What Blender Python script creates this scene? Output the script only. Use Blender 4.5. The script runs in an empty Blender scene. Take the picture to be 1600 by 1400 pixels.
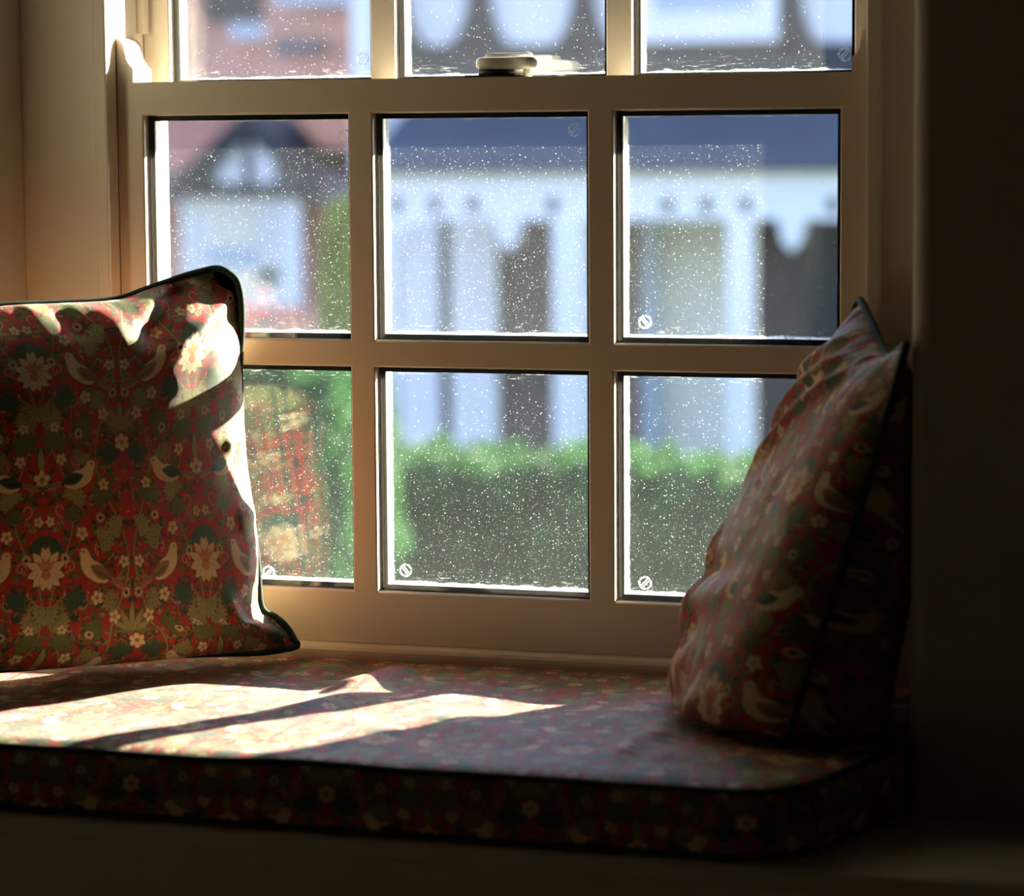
import bpy, bmesh, math, random
import numpy as np
from mathutils import Vector, Matrix

# ------------------------------------------------------------------ camera, light, exposure
S = bpy.context.scene
COL = S.collection
F, YAW, PITCH, ROLL = 4505.0, .3102, .1028, -.0067
CAM = np.array([1.0481, -3.1523, .7168])
FW = np.array([-math.sin(YAW)*math.cos(PITCH), math.cos(YAW)*math.cos(PITCH), -math.sin(PITCH)])
_r = np.cross(FW, [0, 0, 1]); _r /= np.linalg.norm(_r); _u = np.cross(_r, FW)
RT = math.cos(ROLL)*_r + math.sin(ROLL)*_u
UP = -math.sin(ROLL)*_r + math.cos(ROLL)*_u
cd = bpy.data.cameras.new('camera'); cam = bpy.data.objects.new('camera', cd); COL.objects.link(cam)
cam.matrix_world = Matrix(((RT[0], UP[0], -FW[0], CAM[0]), (RT[1], UP[1], -FW[1], CAM[1]), (RT[2], UP[2], -FW[2], CAM[2]), (0, 0, 0, 1)))
cd.sensor_width = 36; cd.lens = 36*F/1600; cd.clip_start = .05; cd.clip_end = 400
cd.dof.use_dof = True; cd.dof.focus_distance = 3.36; cd.dof.aperture_fstop = 3.4
S.camera = cam

SUN_DIR = Vector((-.555*.955, -.835*.955, -.30)).normalized()       # the way the light travels
sd = bpy.data.lights.new('sun', 'SUN'); sun = bpy.data.objects.new('sun', sd); COL.objects.link(sun)
sun.rotation_euler = SUN_DIR.to_track_quat('-Z', 'Y').to_euler(); sun.location = (6, 9, 6)
sd.energy = 50.0; sd.angle = math.radians(.6); sd.color = (1, .89, .70)
W = bpy.data.worlds.new('world'); S.world = W; W.use_nodes = True
nt = W.node_tree; bg = nt.nodes['Background']
sky = nt.nodes.new('ShaderNodeTexSky'); sky.sky_type = 'NISHITA'; sky.sun_disc = False
sky.sun_elevation = math.radians(30); sky.sun_rotation = math.radians(33); sky.air_density = 1.0; sky.dust_density = .6; sky.ozone_density = 3.0
tint = nt.nodes.new('ShaderNodeMix'); tint.data_type = 'RGBA'; tint.blend_type = 'MULTIPLY'; tint.inputs[0].default_value = 1
tint.inputs[7].default_value = (1.06, .95, 1.10, 1); nt.links.new(sky.outputs[0], tint.inputs[6]); nt.links.new(tint.outputs[2], bg.inputs[0]); bg.inputs[1].default_value = .70
S.view_settings.view_transform = 'Standard'; S.view_settings.look = 'None'
S.view_settings.exposure = 0.22; S.view_settings.gamma = 1.0; S.view_settings.use_curve_mapping = False
cy = S.cycles
cy.use_denoising = True; cy.max_bounces = 10; cy.diffuse_bounces = 6; cy.glossy_bounces = 4; cy.transparent_max_bounces = 40; cy.transmission_bounces = 4
cy.sample_clamp_indirect = 6.0; cy.caustics_reflective = False; cy.caustics_refractive = False

def at(px, py, Y):
    """the point of the plane y = Y seen at a pixel of the 1600x1400 frame"""
    d = FW + RT*(px-800)/F + UP*(700-py)/F
    return CAM + d*((Y-CAM[1])/d[1])
def X_(px, Y, py=400): return float(at(px, py, Y)[0])
def Z_(py, Y, px=800): return float(at(px, py, Y)[2])

# ------------------------------------------------------------------ helpers
def tag(o, label=None, cat=None, group=None, kind=None):
    if label: o['label'] = label
    if cat: o['category'] = cat
    if group: o['group'] = group
    if kind: o['kind'] = kind
    return o
def empty(name, loc=(0, 0, 0)):
    o = bpy.data.objects.new(name, None); COL.objects.link(o); o.location = loc; o.empty_display_size = .05
    return o
def link(name, me, mat, parent=None, smooth=False):
    o = bpy.data.objects.new(name, me); COL.objects.link(o)
    for m in (mat if isinstance(mat, (list, tuple)) else [mat]): me.materials.append(m)
    if smooth: me.shade_smooth()
    if parent is not None:
        o.parent = parent
        o.matrix_parent_inverse = Matrix.Translation(-parent.location)      # parts are modelled in world coordinates
    return o
class MB:
    def __init__(s): s.v = []; s.f = []; s.m = []
    def poly(s, pts, m=0):
        i = len(s.v); s.v += [tuple(map(float, p)) for p in pts]; s.f.append(tuple(range(i, i+len(pts)))); s.m.append(m)
    def add(s, vs, fs, m=0):
        i = len(s.v); s.v += [tuple(map(float, p)) for p in vs]; s.f += [tuple(k+i for k in f) for f in fs]; s.m += [m]*len(fs)
    def box(s, x0, x1, y0, y1, z0, z1, m=0, b=0):
        if b <= 0:
            vs = [(x, y, z) for x in (x0, x1) for y in (y0, y1) for z in (z0, z1)]
            fs = [(0, 1, 3, 2), (4, 6, 7, 5), (0, 4, 5, 1), (2, 3, 7, 6), (0, 2, 6, 4), (1, 5, 7, 3)]
            s.add(vs, fs, m); return
        bm = bmesh.new(); bmesh.ops.create_cube(bm, size=1)
        for v in bm.verts: v.co = ((x0+x1)/2+v.co.x*(x1-x0), (y0+y1)/2+v.co.y*(y1-y0), (z0+z1)/2+v.co.z*(z1-z0))
        bmesh.ops.bevel(bm, geom=bm.edges[:], offset=b, segments=2, affect='EDGES', profile=.6)
        s.add([v.co[:] for v in bm.verts], [tuple(v.index for v in f.verts) for f in bm.faces], m); bm.free()
    def prism(s, pts, a0, a1, axis='y', m=0):
        """extrude a 2-D outline along an axis: axis y takes (x,z), z takes (x,y), x takes (y,z)"""
        def P(p, a): return {'y': (p[0], a, p[1]), 'z': (p[0], p[1], a), 'x': (a, p[0], p[1])}[axis]
        n = len(pts)
        vs = [P(p, a0) for p in pts]+[P(p, a1) for p in pts]
        fs = [tuple(range(n))[::-1], tuple(range(n, 2*n))]+[(i, (i+1) % n, n+(i+1) % n, n+i) for i in range(n)]
        s.add(vs, fs, m)
    def tube(s, pts, r, n=8, closed=False, m=0):
        pts = [Vector(p) for p in pts]; N = len(pts); rings = []
        prev = None
        for i, p in enumerate(pts):
            a = pts[(i-1) % N] if (closed or i) else p; b = pts[(i+1) % N] if (closed or i < N-1) else p
            t = (b-a).normalized()
            ref = prev if prev is not None else (Vector((0, 0, 1)) if abs(t.z) < .8 else Vector((1, 0, 0)))
            x = (ref - t*ref.dot(t)).normalized(); y = t.cross(x); prev = x
            rr = r[i] if hasattr(r, '__len__') else r
            rings.append([p + x*math.cos(2*math.pi*k/n)*rr + y*math.sin(2*math.pi*k/n)*rr for k in range(n)])
        vs = [v for R in rings for v in R]; fs = []
        for i in range(N if closed else N-1):
            j = (i+1) % N
            for k in range(n): fs.append((i*n+k, i*n+(k+1) % n, j*n+(k+1) % n, j*n+k))
        if not closed: fs += [tuple(range(n))[::-1], tuple((N-1)*n+k for k in range(n))]
        s.add(vs, fs, m)
    def build(s, name, mat, parent=None, smooth=False, fix=True):
        me = bpy.data.meshes.new(name); me.from_pydata(s.v, [], s.f)
        me.polygons.foreach_set('material_index', s.m)
        if fix:
            bm = bmesh.new(); bm.from_mesh(me); bmesh.ops.recalc_face_normals(bm, faces=bm.faces[:]); bm.to_mesh(me); bm.free()
        return link(name, me, mat, parent, smooth)
def grid_mesh(name, P, mat, parent=None, colors=None, uv=None, flip=False):
    """one smooth sheet from an (n, m, 3) array of points"""
    n, m = P.shape[:2]
    idx = np.arange(n*m).reshape(n, m)
    q = np.stack([idx[:-1, :-1], idx[1:, :-1], idx[1:, 1:], idx[:-1, 1:]], -1).reshape(-1, 4)
    if flip: q = q[:, ::-1]
    return raw_mesh(name, P.reshape(-1, 3), q, mat, parent, None if colors is None else colors.reshape(-1, 3))
def raw_mesh(name, V, Q, mat, parent=None, colors=None):
    me = bpy.data.meshes.new(name)
    me.vertices.add(len(V)); me.vertices.foreach_set('co', np.ascontiguousarray(V, dtype=np.float32).ravel())
    me.loops.add(Q.size); me.loops.foreach_set('vertex_index', np.ascontiguousarray(Q, dtype=np.int32).ravel())
    me.polygons.add(len(Q)); me.polygons.foreach_set('loop_start', np.arange(0, Q.size, 4, dtype=np.int32))
    me.update(calc_edges=True)
    if colors is not None:
        c = np.ones((len(V), 4), np.float32); c[:, :3] = colors
        a = me.color_attributes.new('print', 'FLOAT_COLOR', 'POINT'); a.data.foreach_set('color', c.ravel())
    return link(name, me, mat, parent, True)

# ------------------------------------------------------------------ materials
class NG:
    def __init__(s, name):
        s.mat = bpy.data.materials.new(name); s.mat.use_nodes = True
        s.t = s.mat.node_tree; s.N = s.t.nodes; s.L = s.t.links
        s.bsdf = s.N['Principled BSDF']; s.out = s.N['Material Output']
    def n(s, typ, **kw):
        k = s.N.new('ShaderNode'+typ)
        for a, b in kw.items(): setattr(k, a, b)
        return k
    def set(s, k, i, v):
        if hasattr(v, 'is_output'): s.L.new(v, k.inputs[i])
        else: k.inputs[i].default_value = v
    def math(s, op, a, b=0, c=None, clamp=False):
        k = s.n('Math', operation=op, use_clamp=clamp); s.set(k, 0, a); s.set(k, 1, b)
        if c is not None: s.set(k, 2, c)
        return k.outputs[0]
    def mix(s, f, a, b, mode='MIX'):
        k = s.n('Mix', data_type='RGBA', blend_type=mode); s.set(k, 0, f)
        for i, v in ((6, a), (7, b)):
            if isinstance(v, tuple): v = (*v, 1) if len(v) == 3 else v
            s.set(k, i, v)
        return k.outputs[2]
    def noise(s, scale, detail=3, rough=.5, vec=None, dist=0):
        k = s.n('TexNoise'); k.inputs['Scale'].default_value = scale; k.inputs['Detail'].default_value = detail
        k.inputs['Roughness'].default_value = rough; k.inputs['Distortion'].default_value = dist
        s.L.new(vec if vec is not None else s.co(), k.inputs['Vector'])
        return k.outputs['Fac']
    def co(s, which='Object'):
        if not hasattr(s, '_tc'): s._tc = s.n('TexCoord')
        return s._tc.outputs[which]
    def ramp(s, f, a, b):
        k = s.n('MapRange'); s.set(k, 0, f); s.set(k, 1, a); s.set(k, 2, b); return k.outputs[0]
    def bump(s, h, strength=.2, dist=.002):
        k = s.n('Bump'); k.inputs['Strength'].default_value = strength; k.inputs['Distance'].default_value = dist
        s.L.new(h, k.inputs['Height']); s.L.new(k.outputs[0], s.bsdf.inputs['Normal'])
def plain(name, col, rough=.5, var=.06, scale=8, metal=0, bump=0, bscale=60, spec=.5):
    g = NG(name)
    f = g.noise(scale, 4)
    lo = tuple(c*(1-var) for c in col); hi = tuple(min(1, c*(1+var)) for c in col)
    c = g.mix(f, lo, hi); g.L.new(c, g.bsdf.inputs['Base Color'])
    g.bsdf.inputs['Roughness'].default_value = rough; g.bsdf.inputs['Metallic'].default_value = metal
    g.bsdf.inputs['Specular IOR Level'].default_value = spec
    if bump: g.bump(g.noise(bscale, 3), bump, .001)
    return g.mat
PAINT = plain('cream gloss paint', (.77, .69, .57), .38, .03, 14, bump=.12, bscale=140)
WALLP = plain('cream wall paint', (.50, .47, .40), .8, .04, 5, bump=.15, bscale=90)
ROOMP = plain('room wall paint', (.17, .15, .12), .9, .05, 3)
FLOORM = plain('oak floorboards', (.46, .34, .23), .5, .2, 6)
def bench_mat():
    g = NG('cream painted bench')
    c = g.mix(g.noise(9, 4), (.66, .61, .54), (.72, .67, .59))
    v = g.n('TexVoronoi'); v.inputs['Scale'].default_value = 9; g.L.new(g.co(), v.inputs['Vector'])
    k = g.ramp(v.outputs['Distance'], .10, .16)                    # knots ghosting through the paint
    c = g.mix(k, (.50, .44, .37), c); g.L.new(c, g.bsdf.inputs['Base Color']); g.bsdf.inputs['Roughness'].default_value = .6
    return g.mat
BENCH = bench_mat()
SEAL = plain('black glazing seal', (.008, .008, .008), .45, .1, 40)
ALU = plain('spacer aluminium', (.55, .55, .53), .35, .1, 60, metal=.6)
LOCKW = plain('white lock enamel', (.80, .78, .70), .25, .03, 30)
LOCKD = plain('dark lock plate', (.03, .028, .025), .35, .2, 60)
PIPE = plain('dark green piping', (.018, .045, .035), .75, .2, 200, bump=.4, bscale=900, spec=.25)
def stamp_mat():
    g = NG('etched glass mark'); g.N.remove(g.bsdf)
    a = g.n('BsdfTranslucent'); a.inputs[0].default_value = (.7, .72, .74, 1); b = g.n('BsdfTransparent')
    f = g.math('MULTIPLY_ADD', g.noise(900, 2), .3, .2); m = g.n('MixShader'); g.L.new(f, m.inputs[0]); g.L.new(b.outputs[0], m.inputs[1]); g.L.new(a.outputs[0], m.inputs[2])
    g.L.new(m.outputs[0], g.out.inputs[0]); return g.mat
STAMP = stamp_mat()

def fabric_mat():
    g = NG('printed bird and flower cotton')
    a = g.n('Attribute', attribute_name='print')
    f = g.noise(420, 2)
    c = g.mix(f, (.86, .86, .86), (1.0, 1.0, 1.0)); c = g.mix(1.0, a.outputs['Color'], c, 'MULTIPLY')
    g.L.new(c, g.bsdf.inputs['Base Color']); g.bsdf.inputs['Roughness'].default_value = .62
    g.bsdf.inputs['Specular IOR Level'].default_value = .35
    g.bsdf.inputs['Sheen Weight'].default_value = .12; g.bsdf.inputs['Sheen Roughness'].default_value = .5
    w = g.n('TexWave', wave_type='BANDS', bands_direction='X'); w.inputs['Scale'].default_value = 500; g.L.new(g.co(), w.inputs['Vector'])
    g.bump(g.math('ADD', w.outputs['Fac'], g.noise(60, 4)), .25, .0006)
    return g.mat
FABRIC = fabric_mat()

def glass_mat():
    """clear glass that mirrors a little; dust, splashes and putty smears on it scatter the sun"""
    g = NG('dusty window glass')
    g.N.remove(g.bsdf)
    uv = g.co('UV'); sp = g.n('SeparateXYZ'); g.L.new(uv, sp.inputs[0]); u, v = sp.outputs[0], sp.outputs[1]
    ob = g.co('Object')
    def specks(scale, r0, r1, keep, seed):
        mp = g.n('Mapping'); mp.inputs['Location'].default_value = (seed, seed*.7, seed*.3); g.L.new(ob, mp.inputs[0])
        vo = g.n('TexVoronoi'); vo.inputs['Scale'].default_value = scale; g.L.new(mp.outputs[0], vo.inputs['Vector'])
        cs = g.n('SeparateColor'); g.L.new(vo.outputs['Color'], cs.inputs[0])
        r = g.math('MULTIPLY_ADD', g.math('POWER', cs.outputs[0], 2.5), r1-r0, r0)
        m = g.ramp(g.math('SUBTRACT', r, vo.outputs['Distance']), 0, .05)
        return g.math('MULTIPLY', m, g.math('LESS_THAN', cs.outputs[1], keep))
    lowdust = g.ramp(g.math('ADD', g.math('MULTIPLY', v, -1), g.noise(9, 3)), -.75, .5)
    k1 = g.math('MULTIPLY_ADD', lowdust, .55, .06)
    s1 = specks(300, .07, .27, k1, 3.1); s2 = specks(520, .08, .28, g.math('MULTIPLY', k1, .9), 9.4)
    s3 = specks(85, .03, .10, .10, 5.7)
    sp_all = g.math('MAXIMUM', g.math('MULTIPLY', s1, .17), g.math('MAXIMUM', g.math('MULTIPLY', s2, .11), g.math('MULTIPLY', s3, .22)))
    jit = g.math('MULTIPLY_ADD', g.noise(38, 4, .7), .035, -.0175)
    vb = g.math('ADD', v, jit); ub = g.math('ADD', u, g.math('MULTIPLY', jit, .5))
    eb = g.math('SUBTRACT', 1, g.ramp(vb, .022, .034)); et = g.ramp(vb, .972, .982)
    el = g.math('SUBTRACT', 1, g.ramp(ub, .026, .036)); er = g.ramp(ub, .988, .994)
    edge = g.math('MAXIMUM', g.math('MULTIPLY', eb, .9), g.math('MAXIMUM', g.math('MULTIPLY', et, .4), g.math('MAXIMUM', g.math('MULTIPLY', el, .65), g.math('MULTIPLY', er, .3))))
    edge = g.math('MULTIPLY', edge, g.ramp(g.noise(70, 3, .7), .3, .5))
    # wiped streaks near the borders
    mp = g.n('Mapping'); mp.inputs['Scale'].default_value = (60, 60, 500); g.L.new(ob, mp.inputs[0])
    st = g.ramp(g.noise(1, 4, .6, mp.outputs[0]), .60, .72)
    near = g.math('MAXIMUM', g.ramp(v, .10, .03), g.ramp(v, .92, .97))
    streak = g.math('MULTIPLY', g.math('MULTIPLY', st, near), .2)
    haze = g.math('MULTIPLY_ADD', lowdust, .006, .002)
    dirt = g.math('MAXIMUM', g.math('MAXIMUM', sp_all, edge), g.math('MAXIMUM', streak, haze), clamp=True)
    fr = g.n('Fresnel'); fr.inputs['IOR'].default_value = 1.5
    tr = g.n('BsdfTransparent'); tr.inputs[0].default_value = (.985, .995, .99, 1)
    gl = g.n('BsdfGlossy'); gl.inputs['Roughness'].default_value = 0.0
    m1 = g.n('MixShader'); g.L.new(fr.outputs[0], m1.inputs[0]); g.L.new(tr.outputs[0], m1.inputs[1]); g.L.new(gl.outputs[0], m1.inputs[2])
    tl = g.n('BsdfTranslucent'); tl.inputs[0].default_value = (.62, .66, .68, 1)
    m3 = g.n('MixShader'); g.L.new(dirt, m3.inputs[0]); g.L.new(m1.outputs[0], m3.inputs[1]); g.L.new(tl.outputs[0], m3.inputs[2])
    g.L.new(m3.outputs[0], g.out.inputs[0])
    return g.mat
def clean_glass():
    g = NG('clear window glass'); g.N.remove(g.bsdf)
    fr = g.n('Fresnel'); fr.inputs['IOR'].default_value = 1.5
    tr = g.n('BsdfTransparent'); tr.inputs[0].default_value = (.985, .995, .99, 1)
    gl = g.n('BsdfGlossy'); gl.inputs['Roughness'].default_value = 0.0
    m1 = g.n('MixShader'); g.L.new(fr.outputs[0], m1.inputs[0]); g.L.new(tr.outputs[0], m1.inputs[1]); g.L.new(gl.outputs[0], m1.inputs[2])
    g.L.new(m1.outputs[0], g.out.inputs[0]); return g.mat
GLASS_D = glass_mat(); GLASS_C = clean_glass()
def brick_mat(name, c1, c2, mortar, scale=4.5):
    g = NG(name); b = g.n('TexBrick'); mp = g.n('Mapping'); mp.inputs['Rotation'].default_value = (math.radians(90), 0, 0)
    g.L.new(g.co(), mp.inputs[0]); g.L.new(mp.outputs[0], b.inputs['Vector'])
    b.inputs['Color1'].default_value = (*c1, 1); b.inputs['Color2'].default_value = (*c2, 1); b.inputs['Mortar'].default_value = (*mortar, 1)
    b.inputs['Scale'].default_value = scale; b.inputs['Mortar Size'].default_value = .02; b.inputs['Brick Width'].default_value = 1.0; b.inputs['Row Height'].default_value = .34
    c = g.mix(g.noise(1.4, 3), (.75, .75, .75), (1.2, 1.2, 1.2)); c = g.mix(1.0, b.outputs[0], c, 'MULTIPLY')
    g.L.new(c, g.bsdf.inputs['Base Color']); g.bsdf.inputs['Roughness'].default_value = .9
    return g.mat
BRICK = brick_mat('red brick', (.62, .26, .18), (.50, .20, .15), (.52, .42, .36))
BRICKO = brick_mat('own house brick', (.45, .25, .17), (.40, .2, .14), (.4, .36, .3))
SLATE = plain('blue slate', (.062, .070, .088), .6, .25, 3)
TILE = plain('purple brown roof tiles', (.16, .12, .13), .7, .25, 2.5)
TILEO = plain('orange roof tiles', (.62, .28, .17), .8, .25, 2)
XWHITE = plain('white painted joinery', (.72, .72, .74), .5, .03, 3)
XRENDER = plain('pale render', (.74, .74, .76), .9, .05, 1)
XTIMBER = plain('black timber', (.03, .028, .03), .7, .3, 5)
XDOOR = plain('dark brown door', (.07, .05, .04), .5, .3, 4)
XDARKG = plain('dark window glass', (.02, .025, .035), .15, .3, 1)
XCURT = plain('pale net curtain', (.62, .62, .58), .9, .12, 3)
XBLUE = plain('blue grey glass', (.30, .38, .48), .2, .2, 2)
XCREAM = plain('cream blind', (.66, .64, .52), .8, .1, 2)
def leaf_mat(name, a, b, c):
    g = NG(name); f = g.noise(5, 3); f2 = g.noise(60, 2)
    col = g.mix(f, a, b); col = g.mix(g.ramp(f2, .45, .7), col, c)
    g.L.new(col, g.bsdf.inputs['Base Color']); g.bsdf.inputs['Roughness'].default_value = .6
    g.bsdf.inputs['Specular IOR Level'].default_value = .3
    tl = g.n('BsdfTranslucent'); g.L.new(col, tl.inputs[0])
    m = g.n('MixShader'); m.inputs[0].default_value = .35
    g.L.new(g.bsdf.outputs[0], m.inputs[1]); g.L.new(tl.outputs[0], m.inputs[2]); g.L.new(m.outputs[0], g.out.inputs[0])
    return g.mat
LEAFD = leaf_mat('hedge leaves', (.038, .12, .045), (.050, .155, .05), (.070, .17, .04))
LEAFY = leaf_mat('yellow green leaves', (.24, .32, .05), (.34, .40, .06), (.42, .46, .08))
GRASS = plain('lawn grass', (.05, .10, .03), .9, .35, 30)
ROAD = plain('grey asphalt', (.16, .16, .17), .9, .15, 8)

# ------------------------------------------------------------------ the print (a plain bird and flower repeat)
def srgb(r, g, b):
    return np.array([((c/255)/12.92 if c/255 <= .04045 else ((c/255+.055)/1.055)**2.4) for c in (r, g, b)])
RED, DKG, OLV, LGT, CRM, TAN, DRK, ORG = srgb(176, 50, 44), srgb(44, 66, 50), srgb(104, 113, 66), srgb(160, 157, 104), srgb(232, 208, 166), srgb(150, 122, 88), srgb(34, 32, 26), srgb(206, 134, 84)
HW, HH, PPM = 105.0, 218.0, 4.0         # half a repeat is 105 mm wide and 218 mm high
def make_print():
    w, h = int(HW*PPM), int(HH*PPM)
    img = np.ones((h, w, 3))*RED
    rnd = random.Random(11)
    def blob(cx, cy, R, fn, col):
        """paint where fn(dx, dy) < 0 (mm); wraps up and down"""
        for oy in (-HH, 0, HH):
            y0, y1 = int((cy+oy-R)*PPM), int((cy+oy+R)*PPM)+1; x0, x1 = int((cx-R)*PPM), int((cx+R)*PPM)+1
            y0, y1, x0, x1 = max(0, y0), min(h, y1), max(0, x0), min(w, x1)
            if y0 >= y1 or x0 >= x1: continue
            yy, xx = np.mgrid[y0:y1, x0:x1]
            d = fn((xx+.5)/PPM-cx, (yy+.5)/PPM-cy-oy)
            a = np.clip(.5-d*PPM*.7, 0, 1)[..., None]
            img[y0:y1, x0:x1] = img[y0:y1, x0:x1]*(1-a)+col*a
    def ell(cx, cy, a, b, ang, col, line=0):
        c, s = math.cos(ang), math.sin(ang)
        def fn(g):
            return lambda x, y: (np.sqrt(((x*c+y*s)/(a+g))**2+((-x*s+y*c)/(b+g))**2+1e-9)-1)*min(a+g, b+g)
        if line: blob(cx, cy, max(a, b)+line+1, fn(line), DRK)
        blob(cx, cy, max(a, b)+1, fn(0), col)
    def leaf(cx, cy, ang, L, w_, col, line=.35, vein=True, bend=0):
        c, s = math.cos(ang), math.sin(ang)
        def fn(g):
            def f(x, y):
                u = (x*c+y*s)/L; v = (-x*s+y*c)-bend*L*u*u
                return np.where((u > -g/L) & (u < 1+g/L), np.abs(v)-w_*np.sin(np.pi*np.clip(u, 0, 1))**.75-g, 9)
            return f
        if line: blob(cx, cy, L+w_+2, fn(line), DRK)
        blob(cx, cy, L+w_+2, fn(0), col)
        if vein: blob(cx, cy, L, lambda x, y: np.where(((x*c+y*s) > 0) & ((x*c+y*s) < L*.85), np.abs((-x*s+y*c)-bend*(x*c+y*s)**2/L)-.12, 9), col*.45)
    def stem(pts, r, col):
        for (ax, ay), (bx, by) in zip(pts[:-1], pts[1:]):
            L = math.hypot(bx-ax, by-ay)+1e-6; ux, uy = (bx-ax)/L, (by-ay)/L
            def f(x, y):
                t = np.clip(x*ux+y*uy, 0, L); return np.hypot(x-t*ux, y-t*uy)-r
            blob(ax, ay, L+r+1, f, col)
    def curl(cx, cy, r0, turns, a0, r, col, sgn=1):
        pts = []
        for k in range(26):
            t = k/25; a = a0+sgn*turns*2*math.pi*t; q = r0*(1-t*.8)
            pts.append((cx+q*math.cos(a), cy+q*math.sin(a)))
        stem(pts, r, col)
    def sprig(cx, cy, ang, size, col):
        for k, da in enumerate((-1.15, -.6, 0, .6, 1.15)):
            q = size*(1-.16*abs(k-2)); leaf(cx, cy, ang+da, q, q*.13, col)
            for e in (-1, 1):
                leaf(cx+math.cos(ang+da)*q*.45, cy+math.sin(ang+da)*q*.45, ang+da+e*.75, q*.42, q*.085, col, .2, False)
    def flower(cx, cy, r, col, n=5, a0=0, mid=ORG):
        for k in range(n):
            a = a0+2*math.pi*k/n; ell(cx+math.cos(a)*r*.58, cy+math.sin(a)*r*.58, r*.42, r*.34, a, col, .3)
        ell(cx, cy, r*.26, r*.26, 0, DRK); ell(cx, cy, r*.17, r*.17, 0, mid)
    def daisy(cx, cy, r):
        for k in range(12):
            a = 2*math.pi*k/12; ell(cx+math.cos(a)*r*.65, cy+math.sin(a)*r*.65, r*.33, r*.11, a, CRM)
        ell(cx, cy, r*.36, r*.36, 0, DRK)
    def bird(cx, cy, s, ang, wing, flip=1):
        def T(x, y):
            c, q = math.cos(ang), math.sin(ang); x *= flip
            return cx+s*(x*c-y*q), cy+s*(x*q+y*c)
        a = ang if flip > 0 else ang
        def dirn(t): return math.atan2(math.sin(t)*1, math.cos(t)*flip)+ang
        tx, ty = T(-10, 0); leaf(tx, ty, dirn(math.pi+.18), 21*s, 1.9*s, ORG)      # tail
        leaf(tx, ty, dirn(math.pi+.02), 22*s, 1.6*s, TAN)
        ell(*T(0, -.6), 13.2*s, 6.9*s, dirn(.12), CRM, .4)                           # body
        ell(*T(10.5, 4.6), 6.2*s, 4.6*s, dirn(.75), CRM, .4)
        ell(*T(8, 2.2), 7*s, 5.4*s, dirn(.5), CRM)
        ell(*T(13.6, 8.2), 4.3*s, 3.9*s, dirn(.3), CRM, .4)                          # head
        ell(*T(12.6, 7.0), 3.9*s, 3.5*s, dirn(.3), CRM)
        leaf(*T(17.2, 8.6), dirn(.05), 4.6*s, .8*s, ORG)                             # beak
        ell(*T(14.6, 8.9), .8*s, .8*s, 0, DRK)
        leaf(*T(5, 1.5), dirn(math.pi+.10), 20*s, 4.4*s, wing)                       # wing
        for k in range(4):
            leaf(*T(1-3.2*k, .6), dirn(math.pi+.35), 8*s, 1.1*s, wing*.6, .0, False)
        for k in range(5): ell(*T(4-2.2*k, -5.0+.1*k), .35*s, .25*s, 0, TAN)
        x0, y0 = T(1, -7); x1, y1 = T(2, -12); stem([(x0, y0), (x1, y1)], .35, TAN)
    # undergrowth
    for k in range(560):
        x, y = rnd.uniform(0, HW), rnd.uniform(0, HH)
        leaf(x, y, rnd.uniform(0, 6.28), rnd.uniform(6, 12), rnd.uniform(1.0, 2.1), rnd.choice([DKG, DKG*1.3, DKG*1.6, OLV*.8, OLV, LGT*.8]), .12, False, rnd.uniform(-.25, .25))
    for k in range(34):
        curl(rnd.uniform(4, HW-4), rnd.uniform(0, HH), rnd.uniform(6, 11), rnd.uniform(.6, 1.1), rnd.uniform(0, 6.28), .5, rnd.choice([OLV, LGT, LGT, CRM*.7]), rnd.choice([-1, 1]))
    for k in range(90):
        x, y = rnd.uniform(0, HW), rnd.uniform(0, HH); ell(x, y, 1.0, 1.0, 0, rnd.choice([ORG, CRM*.8, RED*1.3]))
    # main stems
    for (x0, ph) in ((0, 0), (HW, 1.6)):
        pts = [(abs(x0-(20+16*math.sin(t*6.283+ph))) if x0 else 20+16*math.sin(t*6.283+ph), t*HH) for t in np.linspace(0, 1, 60)]
        stem(pts, 1.1, DRK); stem(pts, .8, LGT)
    for (x, y, a, q, c) in ((26, 6, .9, 26, OLV), (70, 8, 2.2, 25, LGT), (14, 52, 1.2, 22, DKG*1.9), (90, 68, 2.0, 26, OLV*1.1), (94, 104, -2.4, 24, LGT),
                            (40, 88, .3, 24, OLV), (20, 122, -.4, 22, LGT*.9), (66, 116, .9, 25, DKG*2.0), (40, 182, 2.7, 25, LGT*.9), (92, 186, -.9, 22, DKG*1.9), (10, 196, .3, 22, LGT), (70, 206, 1.6, 20, OLV), (52, 64, -1.2, 20, LGT*.9)):
        sprig(x, y, a, q, c)
    # fan palm on the axis x = 0
    for k in range(4):
        leaf(0, 84, math.pi/2-k*.42, 34-3*k, 3.4, LGT, bend=-.25*k/3)
    leaf(0, 84, .1, 26, 2.8, OLV*1.2)
    flower(0, 72, 10, CRM, 6, .52)
    # big open bloom on the axis x = HW
    for k, a in enumerate((1.571, 2.05, 2.6, 3.2, 3.75, 4.35)):
        leaf(HW, 152, a, 27-1.6*k, 5.0, CRM, bend=.12)
    for a in (1.9, 2.4): leaf(HW, 154, a, 14, 2.0, ORG*1.1)
    ell(HW, 150, 4.6, 4.6, 0, ORG, .4)
    sprig(HW, 116, -1.9, 24, LGT); leaf(HW, 40, 1.57, 30, 4.2, LGT); flower(HW, 34, 10.5, CRM, 5, .3)
    for (x, y, r) in ((22, 104, 7.4), (44, 124, 7.6), (80, 56, 7.0), (10, 160, 6.8), (60, 192, 7.6), (28, 26, 7.0), (86, 92, 6.2), (98, 206, 6.0)): flower(x, y, r, CRM, 5, x)
    for (x, y) in ((82, 166), (36, 208), (56, 84), (8, 128)): daisy(x, y, 6)
    bird(46, 152, 1.42, .42, TAN, 1)
    bird(60, 34, 1.42, -.16, DKG*1.4, -1)
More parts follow.
